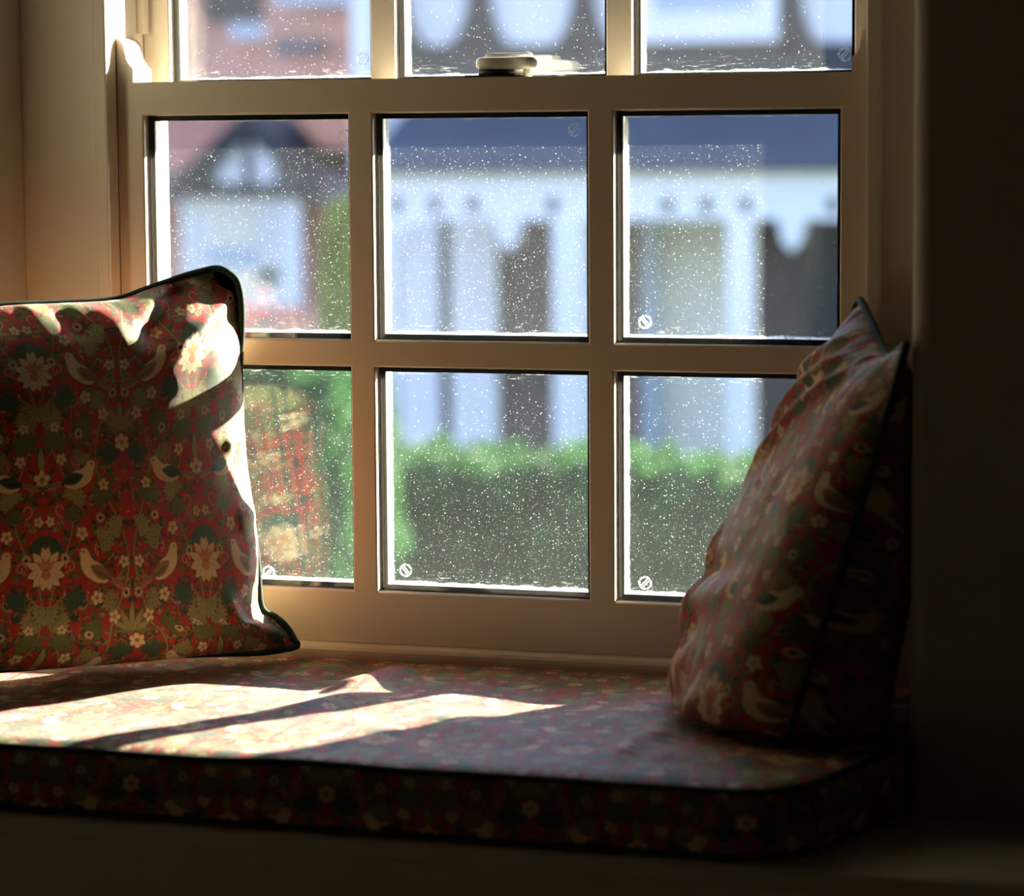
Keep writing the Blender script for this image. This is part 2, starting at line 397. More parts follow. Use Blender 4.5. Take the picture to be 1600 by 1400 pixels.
    img = np.clip(img, 0, 1)
    return np.concatenate([img, img[:, ::-1]], 1)
PRINT = make_print()
def printed(u, v):
    """print colour at cloth coordinates in metres"""
    x = (u*1000*PPM) % (2*int(HW*PPM)); y = (v*1000*PPM) % int(HH*PPM)
    H, Wd = PRINT.shape[:2]
    x0 = np.floor(x).astype(int) % Wd; y0 = np.floor(y).astype(int) % H; x1 = (x0+1) % Wd; y1 = (y0+1) % H
    fx = (x-np.floor(x))[..., None]; fy = (y-np.floor(y))[..., None]
    return PRINT[y0, x0]*(1-fx)*(1-fy)+PRINT[y0, x1]*fx*(1-fy)+PRINT[y1, x0]*(1-fx)*fy+PRINT[y1, x1]*fx*fy

def vnoise(x, y, seed=0):
    """smooth value noise"""
    rs = np.random.RandomState(seed); T = rs.rand(64, 64)*2-1
    xi, yi = np.floor(x).astype(int), np.floor(y).astype(int); fx, fy = x-xi, y-yi
    fx, fy = fx*fx*(3-2*fx), fy*fy*(3-2*fy)
    a, b, c, d = T[yi % 64, xi % 64], T[yi % 64, (xi+1) % 64], T[(yi+1) % 64, xi % 64], T[(yi+1) % 64, (xi+1) % 64]
    return (a*(1-fx)+b*fx)*(1-fy)+(c*(1-fx)+d*fx)*fy
def ridge(x, y, a, b, w, amp, bend=0):
    """height of a soft fold running from a to b"""
    ax, ay = a; bx, by = b; L = math.hypot(bx-ax, by-ay); ux, uy = (bx-ax)/L, (by-ay)/L
    t = ((x-ax)*ux+(y-ay)*uy)/L; d = -(x-ax)*uy+(y-ay)*ux-bend*(t*(1-t))*4
    return amp*np.exp(-(d/w)**2)*np.exp(-np.maximum(0, np.abs(t-.5)-.3)**2/.03)

def spline(pts, n, closed=False):
    """Catmull-Rom resampled to n points evenly by length"""
    P = np.array(pts, float); out = []
    m = len(P)
    for i in range(m-1):
        p0, p1, p2, p3 = P[max(i-1, 0)], P[i], P[i+1], P[min(i+2, m-1)]
        for t in np.linspace(0, 1, 24, endpoint=False):
            out.append(.5*((2*p1)+(-p0+p2)*t+(2*p0-5*p1+4*p2-p3)*t*t+(-p0+3*p1-3*p2+p3)*t**3))
    out.append(P[-1]); out = np.array(out)
    s = np.r_[0, np.cumsum(np.linalg.norm(np.diff(out, axis=0), axis=1))]
    q = np.linspace(0, s[-1], n)
    return np.stack([np.interp(q, s, out[:, k]) for k in range(out.shape[1])], 1)
def coons(B, R, T, L):
    """B, T run left to right (nu); L, R run bottom to top (nv) -> (nv, nu, 3)"""
    nu, nv = len(B), len(L)
    u = np.linspace(0, 1, nu)[None, :, None]; v = np.linspace(0, 1, nv)[:, None, None]
    S1 = (1-v)*B[None]+v*T[None]; S2 = (1-u)*L[:, None]+u*R[:, None]
    S3 = (1-u)*(1-v)*B[0]+u*(1-v)*B[-1]+(1-u)*v*T[0]+u*v*T[-1]
    return S1+S2-S3
def pillow(name, label, sides, n, front_T, back_T, folds, fb, post, size=(.43, .43), off=(0, 0), nu=430, nv=430, loc=(0, 0, 0), gather=.0035, pe=2.6, tilt=0, low=2.6, ear=.9, slump=0):
    """sides: four 3-D polylines B, R, T, L on the seam; n: direction the front faces"""
    root = empty(name, loc); n = np.array(n)/np.linalg.norm(n)
    def sheet(nu, nv, T, sgn, wr):
        B, R, Tp, L = [spline(s, k) for s, k in zip(sides, (nu, nv, nu, nv))]
        P = coons(B, R, Tp, L)
        u = np.linspace(-1, 1, nu)[None, :]*np.ones((nv, 1)); v = np.linspace(-1, 1, nv)[:, None]*np.ones((1, nu))
        a, b = np.abs(u), np.abs(v)
        h = ((1-a**pe)*(1-b**np.where(v < 0, low, 2.6))+1e-9)**(.48+ear*np.clip((a+b-1.25)/.6, 0, 1)**1.5)*(1-tilt*v)
        env = np.clip((1-a)*6, 0, 1)*np.clip((1-b)*6, 0, 1)
        edge = np.minimum(1-a, 1-b)
        # gathers running in from the piping
        gg = gather*(np.exp(-((1-a)/.12))*vnoise(v*16+3, u*1.5+7, fb)+np.exp(-((1-b)/.12))*vnoise(u*16+5, v*1.5+2, fb+1))*np.clip(edge*30, 0, 1)
        lo = .0045*vnoise(u*2.2+9, v*2.2+4, fb+2)+.0008*vnoise(u*9, v*9, fb+3)
        d = T*h+(lo*env+gg)
        if wr is not None: d = d+wr(u, v)*np.clip(edge*14, 0, 1)
        P = P+n*sgn*d[..., None]
        P[..., 2] -= slump*h*np.clip(-v, 0, 1)**2.5
        P = post(P)
        cu = (u*.5+.5)*size[0]+off[0]; cv = (v*.5+.5)*size[1]+off[1]
        return P, cu, cv
    P, cu, cv = sheet(nu, nv, front_T, 1, folds)
    Q, du, dv = sheet(nu//2, nv//2, back_T, -1, None)
    # join front and back sheets into the one cover
    V = np.concatenate([P.reshape(-1, 3), Q.reshape(-1, 3)])
    i1 = np.arange(nu*nv).reshape(nv, nu); q1 = np.stack([i1[:-1, :-1], i1[:-1, 1:], i1[1:, 1:], i1[1:, :-1]], -1).reshape(-1, 4)
    m2, m1 = nu//2, nv//2
    i2 = np.arange(m1*m2).reshape(m1, m2)+nu*nv; q2 = np.stack([i2[:-1, :-1], i2[1:, :-1], i2[1:, 1:], i2[:-1, 1:]], -1).reshape(-1, 4)
    C = np.concatenate([printed(cu, cv).reshape(-1, 3), printed(-du+.3, dv).reshape(-1, 3)])
    raw_mesh('cover', V, np.concatenate([q1, q2]), FABRIC, root, C)
    loop = np.concatenate([spline(sides[0], 120)[:-1], spline(sides[1], 120)[:-1], spline(sides[2], 120)[::-1][:-1], spline(sides[3], 120)[::-1][:-1]])
    for _ in range(4): loop = (np.roll(loop, 1, 0)+loop*2+np.roll(loop, -1, 0))/4
    loop = post(loop)
    mb = MB(); mb.tube(loop, .0042, 10, closed=True); mb.build('piping', PIPE, root, True)
    root.children[1]['label'] = 'dark green corded piping'
    tag(root, label, 'cushion', 'scatter cushions on the window seat')
    return root

# ------------------------------------------------------------------ the room
XL, XR, PIER = -.5685, .555, -.325
ZS, ZB = .122, .05                   # seat cushion top, bench board top
FLOOR, CEIL = -.42, 2.0
mb = MB()
arc = [(XR+.02-.02*math.cos(t), PIER+.02-.02*math.sin(t)) for t in np.linspace(0, math.pi/2, 9)]
mb.prism([(XR, -.001)]+arc+[(2.5, PIER), (2.5, .145), (XR, .145)], FLOOR, CEIL, 'z')
tag(mb.build('wall_right', WALLP), 'cream wall pier with rounded corner right of the window recess', 'wall', kind='structure')
mb = MB()
arc = [(XL-.02+.02*math.cos(t), PIER+.02-.02*math.sin(t)) for t in np.linspace(0, math.pi/2, 9)]
mb.prism([(XL, -.001)]+arc+[(-2.3, PIER), (-2.3, .145), (XL, .145)], FLOOR, CEIL, 'z')
tag(mb.build('wall_left', WALLP), 'cream reveal wall left of the window', 'wall', kind='structure')
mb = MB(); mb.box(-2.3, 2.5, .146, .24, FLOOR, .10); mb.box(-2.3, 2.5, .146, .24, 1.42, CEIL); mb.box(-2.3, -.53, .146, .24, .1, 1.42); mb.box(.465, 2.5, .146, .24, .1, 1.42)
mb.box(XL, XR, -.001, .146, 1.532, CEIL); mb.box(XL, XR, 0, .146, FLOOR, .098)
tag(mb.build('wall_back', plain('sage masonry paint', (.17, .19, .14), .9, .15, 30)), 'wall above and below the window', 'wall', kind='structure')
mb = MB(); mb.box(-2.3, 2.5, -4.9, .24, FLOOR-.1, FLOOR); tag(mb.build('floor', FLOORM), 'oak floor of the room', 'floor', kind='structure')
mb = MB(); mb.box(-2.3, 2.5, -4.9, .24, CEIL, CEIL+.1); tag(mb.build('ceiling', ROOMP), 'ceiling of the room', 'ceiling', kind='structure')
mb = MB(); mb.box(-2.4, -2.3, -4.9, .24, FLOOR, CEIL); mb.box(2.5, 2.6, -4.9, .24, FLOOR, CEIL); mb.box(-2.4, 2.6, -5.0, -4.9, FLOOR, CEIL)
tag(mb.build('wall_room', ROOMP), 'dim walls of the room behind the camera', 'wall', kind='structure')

# ------------------------------------------------------------------ the sash window
SW = .4535; MU = .015
HX = [(-.42, -.16), (-.13, .13), (.16, .42)]
LZ = [(.2007, .4662), (.4974, .7612)]
UZ = [(.7985, 1.07), (1.10, 1.364)]
win = empty('window_1', (0, 0, .14)); tag(win, 'white wooden sash window with small square double glazed panes', 'window', kind='structure')
mb = MB()
for s, xo in ((-1, XL), (1, XR)):
    a, b = sorted((s*.4545, xo))
    mb.box(a, b, 0, .145, .112, 1.52)                                 # box frame jamb
    a, b = sorted((s*.475, xo)); mb.box(a, b, -.022, 0, .112, 1.50, b=.0012)     # casing board
    a, b = sorted((s*.476, s*.4715)); mb.box(a, b, -.0235, -.018, .112, 1.50)
mb.box(XL, XR, 0, .145, 1.425, 1.53); mb.box(XL, XR, -.022, 0, 1.44, 1.53, b=.001)
mb.box(-.4545, .4545, 0, .145, .112, .1385)
mb.build('window_frame', PAINT, win)
for s in (-1, 1):
    a, b = sorted((s*.4535, s*.4712)); mb = MB(); mb.box(a, b, -.0285, -.0005, .1395, 1.43, b=.003); mb.build('staff_bead', PAINT, win)
    a, b = sorted((s*.4440, s*.4538)); mb = MB(); mb.box(a, b, .0605, .0725, .86, 1.42); mb.build('parting_bead', PAINT, win)
mb = MB(); pr = [(-.0005, .139), (-.0005, .100), (-.018, .100), (-.018, .128), (-.0175, .132), (-.015, .1355), (-.010, .1385)]
mb.prism(pr, -.4535, .4535, 'x'); mb.build('sill_bead', PAINT, win)
mb = MB(); mb.prism([(.058, .128), (.145, .122), (.32, .105), (.32, .065), (.058, .07)], -.56, .545, 'x'); mb.build('outer_sill', XWHITE, win)

def sash(name, xs, zs, x0, x1, z0, z1, y0, y1, parent, horns=False):
    mb = MB(); c = .0016
    def plate(y, e):
        X = [x0]+[q for h in xs for q in (h[0]-e, h[1]+e)]+[x1]; Z = [z0]+[q for h in zs for q in (h[0]-e, h[1]+e)]+[z1]
        for i in range(len(X)-1):
            for j in range(len(Z)-1):
                if i % 2 == 1 and j % 2 == 1: continue
                mb.poly([(X[i], y, Z[j]), (X[i+1], y, Z[j]), (X[i+1], y, Z[j+1]), (X[i], y, Z[j+1])])
    pb = .007; plate(y0, c); plate(y1, pb)
    def ring(h, k, ya, ea, yb, eb):
        A = [(h[0]-ea, ya, k[0]-ea), (h[1]+ea, ya, k[0]-ea), (h[1]+ea, ya, k[1]+ea), (h[0]-ea, ya, k[1]+ea)]
        B = [(h[0]-eb, yb, k[0]-eb), (h[1]+eb, yb, k[0]-eb), (h[1]+eb, yb, k[1]+eb), (h[0]-eb, yb, k[1]+eb)]
        for q in range(4): mb.poly([A[q], A[(q+1) % 4], B[(q+1) % 4], B[q]])
    for h in xs:
        for k in zs: ring(h, k, y0, c, y0+c, 0); ring(h, k, y0+c, 0, y0+.036, 0); ring(h, k, y0+.036, 0, y1, pb)
    O = [(x0, z0), (x1, z0), (x1, z1), (x0, z1)]
    for q in range(4):
        a, b = O[q], O[(q+1) % 4]; mb.poly([(a[0], y0, a[1]), (b[0], y0, b[1]), (b[0], y1, b[1]), (a[0], y1, a[1])])
    if horns:
        for s, xe in ((1, x0), (-1, x1)):
            prof = [(0, 0), (.0205, 0), (.0205, .016), (.0150, .022), (.0120, .028), (.0105, .036), (.0085, .044), (.0055, .0495), (0, .053)]
            q = [(xe+s*a, z1+b) for a, b in prof]
            if s < 0: q = q[::-1]
            mb.prism(q, y0, y1-.004, 'y')
    bm_o = mb.build(name, PAINT, parent)
    return bm_o
def uvbox(name, x0, x1, y0, y1, z0, z1, mat, parent):
    mb = MB(); mb.box(x0, x1, y0, y1, z0, z1); o = mb.build(name, mat, parent)
    uvl = o.data.uv_layers.new(name='pane')
    for l in o.data.loops:
        c = o.data.vertices[l.vertex_index].co; uvl.data[l.index].uv = ((c.x-x0)/(x1-x0), (c.z-z0)/(z1-z0))
    return o
def glaze(h, k, y, parent, stamp=None, ang=.6):
    e = .0004
    uvbox('glass_pane', h[0]+e, h[1]-e, y+.0135, y+.0175, k[0]+e, k[1]-e, GLASS_C, parent)
    uvbox('glass_pane', h[0]+e, h[1]-e, y+.0300, y+.0340, k[0]+e, k[1]-e, GLASS_D, parent)
    mb = MB(); d = .0062
    def frame(d0, d1, ya, yb, m):
        a0, a1, b0, b1 = h[0]+e+d0, h[1]-e-d0, k[0]+e+d0, k[1]-e-d0; w = d1-d0
        mb.box(a0, a1, ya, yb, b0, b0+w, m); mb.box(a0, a1, ya, yb, b1-w, b1, m); mb.box(a0, a0+w, ya, yb, b0+w, b1-w, m); mb.box(a1-w, a1, ya, yb, b0+w, b1-w, m)
    frame(0, d, y+.0177, y+.0215, 0); frame(0, d-.001, y+.0215, y+.0298, 1)
    mb.build('spacer_bar', [SEAL, ALU], parent)
    if stamp:
        cx, cz = stamp; mb = MB(); R = .0082; yy = y+.0133
        rn = random.Random(int(cx*999))
        for q in range(20):
            a = 2*math.pi*q/20+rn.uniform(-.04, .04); r0 = R*rn.uniform(.68, .74); r1 = R*rn.uniform(.95, 1.03); w = rn.uniform(.0004, .0008)
            ca, sa = math.cos(a), math.sin(a)
            P = [(cx+ca*r0-sa*w, cz+sa*r0+ca*w), (cx+ca*r1-sa*w, cz+sa*r1+ca*w), (cx+ca*r1+sa*w, cz+sa*r1-ca*w), (cx+ca*r0+sa*w, cz+sa*r0-ca*w)]
            mb.prism(P, yy-.0002, yy+.0001, 'y')
        ca, sa = math.cos(ang), math.sin(ang)
        for row, off in enumerate((-.0014, .0014)):
            for q in range(5):
                t = (q-2)*.0021; w = .0007; hh = rn.uniform(.0006, .001)
                P = [(cx+ca*(t+i*w)-sa*(off+j*hh), cz+sa*(t+i*w)+ca*(off+j*hh)) for i, j in ((-1, -1), (1, -1), (1, 1), (-1, 1))]
                mb.prism(P, yy-.0002, yy+.0001, 'y')
        mb.build('glass_stamp', STAMP, parent)
low = sash('lower_sash', HX, LZ, -SW+.0007, SW-.0007, .1395, .8003, 0.0, .056, win, True)
upp = sash('upper_sash', HX, UZ, -SW+.0007, SW-.0007, .7600, 1.424, .078, .134, win)
def st(px, py, y=.0133): p = at(px, py, y); return (float(p[0]), float(p[2]))
ST = {(0, 1): (545, 212), (1, 1): (898, 203), (2, 1): (1008, 503), (1, 0): (634, 891), (2, 0): (1008, 911), (0, 0): (420, 895)}
for i, h in enumerate(HX):
    for j, k in enumerate(LZ):
        p = ST.get((i, j)); q = None
        if p:
            q = st(*p); q = (min(max(q[0], h[0]+.016), h[1]-.0095), min(max(q[1], k[0]+.016), k[1]-.016))
        glaze(h, k, 0.0, low, q, -.9 if (i+j) % 2 else .8)
    for j, k in enumerate(UZ):
        p = {0: (567, 92), 1: (940, 90), 2: (1320, 85)}.get(i) if j == 0 else None
        q = None
        if p:
            q = st(*p, y=.0913); q = (min(q[0], h[1]-.0095), max(q[1], k[0]+.010))
        glaze(h, k, .078, upp, q, .8)
# sash lock: dark plate, swivelling white lever, keeper on the upper sash
def lx(px, y): return X_(px, y, 110)
LZ0 = .8003
lk = MB(); a, b = lx(733, .035), lx(822, .035); lk.box(a, b, .016, .054, LZ0, LZ0+.003, b=.001)
lock = lk.build('sash_lock', LOCKD, win)
mb = MB(); c0 = (lx(776, .035), .036)
mb.prism([(c0[0]+.022*math.cos(t), c0[1]+.014*math.sin(t)) for t in np.linspace(0, 2*math.pi, 28, endpoint=False)], LZ0+.003, LZ0+.0095, 'z')
mb.build('pivot_boss', LOCKD, lock, True)
def slab(outline, z0, z1, b, name, mat, parent):
    me = bpy.data.meshes.new(name); bm = bmesh.new()
    vs = [bm.verts.new((x, y, z0)) for x, y in outline]; f = bm.faces.new(vs)
    r = bmesh.ops.extrude_face_region(bm, geom=[f]); bmesh.ops.translate(bm, vec=(0, 0, z1-z0), verts=[v for v in r['geom'] if isinstance(v, bmesh.types.BMVert)])
    ed = [e for e in bm.edges if abs(e.verts[0].co.z-e.verts[1].co.z) < 1e-6]
    bmesh.ops.bevel(bm, geom=ed, offset=b, segments=4, affect='EDGES', profile=.5)
    bmesh.ops.recalc_face_normals(bm, faces=bm.faces[:]); bm.to_mesh(me); bm.free()
    return link(name, me, mat, parent, True)
L0, L1, L2 = lx(746, .035), lx(797, .035), lx(845, .035)
ol = spline([(L0, .030), (L0+.006, .021), (L0+.020, .017), (L1-.006, .020), (L1+.004, .022), (L2-.014, .016), (L2-.003, .019), (L2, .027), (L2-.005, .037), (L2-.018, .040), (L1+.002, .038), (L1-.012, .046), (L0+.014, .047), (L0+.004, .041), (L0, .030)], 60)[:-1]
slab(ol, LZ0+.0095, LZ0+.0235, .0055, 'lock_lever', LOCKW, lock)
ol = spline([(L0+.004, .050), (L0+.014, .046), (L1, .047), (L1+.018, .050), (L1+.020, .060), (L1, .066), (L0+.010, .066), (L0+.003, .060), (L0+.004, .050)], 50)[:-1]
slab(ol, LZ0+.004, LZ0+.0290, .004, 'lock_keeper', LOCKW, lock)
mb = MB(); kx = lx(838, .03); mb.tube([(kx-.010, .028, LZ0+.010), (kx-.010, .028, LZ0)], .005, 12); mb.build('lever_stop', LOCKW, lock, True)

# ------------------------------------------------------------------ window seat
bench = empty('window_seat', (0, -.3, FLOOR)); tag(bench, 'cream painted built-in window seat bench under the patterned seat pad', 'bench')
BF = -.572
mb = MB(); mb.prism([(XL+.001, -.002), (XL+.001, PIER-.002), (-1.2, PIER-.002), (-1.2, BF), (1.35, BF+.002), (1.35, PIER-.002), (XR-.001, PIER-.002), (XR-.001, -.002)], ZB-.022, ZB, 'z')
sb = mb.build('seat_board', BENCH, bench)
bv = sb.modifiers.new('round', 'BEVEL'); bv.width = .005; bv.segments = 3; bv.limit_method = 'ANGLE'
mb = MB(); mb.box(-1.19, 1.34, BF+.020, BF+.036, -.085, ZB-.0225, b=.001); mb.build('front_rail', BENCH, bench)
mb = MB(); mb.box(-1.18, 1.33, BF+.038, BF+.054, FLOOR, -.05); mb.build('front_panel', BENCH, bench)

pad = empty('seat_pad', (0, -.28, ZB)); tag(pad, 'long red printed seat pad with dark piping lying on the window seat', 'seat cushion')
def front_y(x):
    y = np.full_like(x, -.558)
    y = np.where(x > .43, -.558+np.clip((x-.43)/.07, 0, 1)**2*.045, y)
    y = np.where(x > .50, -.513+(x-.50)/(.551-.50)*.18, y)
    y = np.where(x < -.45, -.558+np.clip((-x-.45)/.07, 0, 1)**2*.045, y)
    return np.where(x < -.52, -.513+(-x-.52)/(.045)*.18, y)
nx, ny = 760, 330
xr = np.linspace(-.565, .551, nx); v = np.linspace(0, 1, ny)
fy = front_y(xr); k = np.hanning(15); k /= k.sum(); fy = np.convolve(np.pad(fy, 7, 'edge'), k, 'valid')
Xg = np.ones((ny, 1))*xr[None]; Yg = -.0205+(fy[None]+.0205)*v[:, None]
def seat_h(x, y):
    z = .003*vnoise(x*7+2, y*7+8, 5)+.0015*vnoise(x*22, y*16, 6)
    def W3(px, py): p = at_z(px, py, ZS); return (p[0], p[1])
    for (a, b, w, amp, bd) in (((640, 1050), (520, 1085), .022, .012, 0), ((600, 1068), (430, 1120), .02, .007, .01), ((540, 1040), (440, 1060), .016, .006, 0),
                               ((900, 1140), (1040, 1095), .02, .005, 0), ((960, 1190), (1060, 1120), .018, .007, 0), ((1010, 1185), (1200, 1200), .02, .006, 0),
                               ((700, 1120), (840, 1160), .03, .004, 0), ((1000, 1165), (1075, 1150), .03, -.005, 0), ((560, 1150), (760, 1110), .02, .004, 0)):
        z = z+ridge(x, y, W3(*a), W3(*b), w, amp, bd)
    return z
def at_z(px, py, z):
    d = FW+RT*(px-800)/F+UP*(700-py)/F
    return CAM+d*((z-CAM[2])/d[2])
hz = seat_h(Xg, Yg)
ed = np.minimum(1-v, 1)[:, None]*np.abs(fy[None]); rnd_ = np.clip(ed/.03, 0, 1)
sag = -.004*(1-np.clip((1-v)[:, None]*6, 0, 1))*np.ones((1, nx))
Zg = ZS+hz*np.clip(ed/.05, .25, 1)*np.clip(v[:, None]*8, .0, 1)-.006*(1-rnd_)**2+sag*0
Zg += (.0035*vnoise(Xg*9+4, Yg*0+1, 12))*(1-rnd_)
P = np.stack([Xg, Yg, Zg], -1)
grid_mesh('top_panel', P[:, ::-1], FABRIC, pad, printed(Xg[:, ::-1]*1.0+.07, Yg[:, ::-1]+.6))
edge = P[-1]                                                          # front welt line, follows the dips
ns = 48; t = np.linspace(0, 1, ns)[:, None]
out = np.stack([np.gradient(fy, xr)*1.0, -np.ones(nx)], -1); out /= np.linalg.norm(out, axis=1)[:, None]
bul = .007*np.sin(math.pi*t)*(1+.5*vnoise(xr[None]*12+t*2, t*3, 8))
Sx = edge[None, :, 0]+out[None, :, 0]*bul; Sy = edge[None, :, 1]+out[None, :, 1]*bul
Sz = edge[None, :, 2]*(1-t)+(ZB+.004)*t
sl = np.r_[0, np.cumsum(np.linalg.norm(np.diff(edge[:, :2], axis=0), axis=1))]
Pf = np.stack([Sx, Sy, Sz], -1)
grid_mesh('front_panel', Pf, FABRIC, pad, printed(sl[None]*np.ones_like(t)+.10, .105-t*.075+0*sl[None]), flip=False)
mb = MB(); mb.tube(edge[::6]+np.array([0, -.001, .001]), .0036, 8); mb.build('piping', PIPE, pad, True)
mb = MB(); lowe = Pf[-1].copy(); mb.tube(lowe[::6], .0034, 8); mb.build('piping', PIPE, pad, True)
mb = MB(); bt = [(float(x), float(y)) for x, y in zip(xr[::20], fy[::20]+.004)]
mb.prism(bt+[(.549, -.022), (-.563, -.022)], ZB+.0003, ZS-.03, 'z'); mb.build('foam_core', plain('grey calico', (.3, .28, .25), .9), pad)

# ------------------------------------------------------------------ left cushion
wd = np.array([-.715, -.699, 0]); nn = np.array([.699, -.715, 0]); lean = .16
bb = np.array([-.699*lean, .715*lean, math.sqrt(1-lean*lean)]); nf = np.array([.699*math.sqrt(1-lean*lean), -.715*math.sqrt(1-lean*lean), lean])
P0 = np.array([-.220, -.036, ZS+.012])
def onp(px, py):
    d = FW+RT*(px-800)/F+UP*(700-py)/F; q = CAM+d*(((P0-CAM)@nf)/(d@nf)); return q
def pl(s, t): return P0+wd*s+bb*t
TR = onp(387, 436); BR = onp(468, 1020)
TL = pl(.455, .415); BL = pl(.47, .005)
sideR = [BR, onp(452, 985), onp(428, 962), onp(408, 950), onp(402, 880), onp(392, 800), onp(380, 715), onp(376, 640), onp(379, 570), onp(389, 510), onp(392, 465), TR]
sideT = [TL, pl(.43, .41), onp(0, 478), onp(90, 474), onp(180, 468), onp(240, 448), onp(300, 428), onp(350, 419), TR]
sideB = [BL, pl(.42, .004), pl(.3, .002), pl(.15, 0), onp(400, 1036), onp(440, 1030), BR]
sideL = [BL, pl(.44, .06), pl(.43, .2), pl(.43, .34), TL]
def foldsL(u, v):
    # long creases running in from the top right ear, and a few softer ones
    d = ridge(u, v, (.95, .93), (.30, .62), .06, .012, .05)
    d += ridge(u, v, (.60, .98), (.22, .74), .07, -.020, 0)
    d += ridge(u, v, (.98, .80), (.62, .42), .08, .004, 0)
    d += ridge(u, v, (.90, .62), (.62, .70), .08, -.004, 0)
    d += ridge(u, v, (.05, .98), (.10, .72), .07, .006, 0)
    d += ridge(u, v, (-.2, .96), (-.10, .76), .06, -.007, 0)
    d += ridge(u, v, (.97, -.92), (.66, -.60), .05, .008, 0)
    d += ridge(u, v, (.99, .2), (.75, .1), .05, .005, 0)+ridge(u, v, (.99, -.2), (.78, -.25), .05, .005, 0)
    return d
def postL(P):
    P = P.copy(); P[..., 0] = np.maximum(P[..., 0], XL+.004); P[..., 1] = np.minimum(P[..., 1], -.034)
    z = P[..., 2]; P[..., 2] = np.where(z < ZS+.022, ZS+.0035+np.maximum(0, (z-(ZS-.02)))*.44, z); return P
pillow('scatter_cushion', 'plump red bird and flower print cushion standing in the left corner, partly sunlit', [sideB, sideR, sideT, sideL], nf, .095, .06, foldsL, 21, postL, pe=2.0, low=5, slump=.02, size=(.44, .43), off=(.19, .03), nu=450, nv=450, loc=(-.38, -.2, ZS))

# ------------------------------------------------------------------ right cushion
A = np.array([.452, -.055, .553]); B2 = np.array([.552, -.325, .525]); C2 = np.array([.448, -.408, ZS+.006]); D2 = np.array([.302, -.050, ZS+.006])
nr = np.cross(B2-A, D2-A); nr /= np.linalg.norm(nr)
if nr[0] > 0: nr = -nr
def lerp(a, b, t): return a*(1-t)+b*t
sT = [B2, lerp(B2, A, .12)+[0, 0, -.012], lerp(B2, A, .35)+[0, 0, -.030], lerp(B2, A, .7)+[0, 0, -.012], lerp(B2, A, .9), A]
sB = [C2, lerp(C2, D2, .3), lerp(C2, D2, .7), D2]
mid = nr*-.006
sR = [D2, lerp(D2, A, .15), lerp(D2, A, .5)+mid, lerp(D2, A, .85), A]
sL = [C2, lerp(C2, B2, .15), lerp(C2, B2, .5)+[0, .02, 0], lerp(C2, B2, .85)+[0, .01, 0], B2]
def foldsR(u, v):
    d = ridge(u, v, (-.1, .92), (.62, .30), .05, .010, .05)+ridge(u, v, (-.35, .90), (.45, .10), .045, .009, .05)+ridge(u, v, (.2, .95), (.80, .55), .05, .008, 0)
    d += ridge(u, v, (.50, -.15), (.15, -.75), .06, .006, 0)
    d += ridge(u, v, (.75, -.72), (-.45, -.40), .07, .007, -.06)+ridge(u, v, (.75, -.58), (-.35, -.26), .06, -.007, -.06)
    d += ridge(u, v, (.55, -.92), (-.2, -.68), .06, .005, -.03)+ridge(u, v, (.6, -.80), (-.1, -.56), .06, -.005, -.03)
    d += ridge(u, v, (.3, -.98), (-.6, -.78), .05, .007, 0)
    return d
def postR(P):
    P = P.copy(); P[..., 0] = np.minimum(P[..., 0], XR-.004); P[..., 1] = np.minimum(P[..., 1], -.034)
    z = P[..., 2]; P[..., 2] = np.where(z < ZS+.022, ZS+.0035+np.maximum(0, (z-(ZS-.02)))*.44, z); return P
pillow('scatter_cushion', 'shadowed printed cushion leaning upright against the right wall pier', [sB, sR, sT, sL], nr, .080, .10, foldsR, 33, postR, pe=2.6, tilt=.30, low=14, ear=.35, slump=.055, size=(.42, .43), off=(.03, .11), nu=400, nv=420, loc=(.45, -.2, ZS), gather=.005)

# ------------------------------------------------------------------ outside
GZ = -2.1
mb = MB(); mb.box(-60, 60, .3, 90, GZ-.2, GZ); tag(mb.build('ground', GRASS), 'grass and ground outside', 'ground', kind='structure')

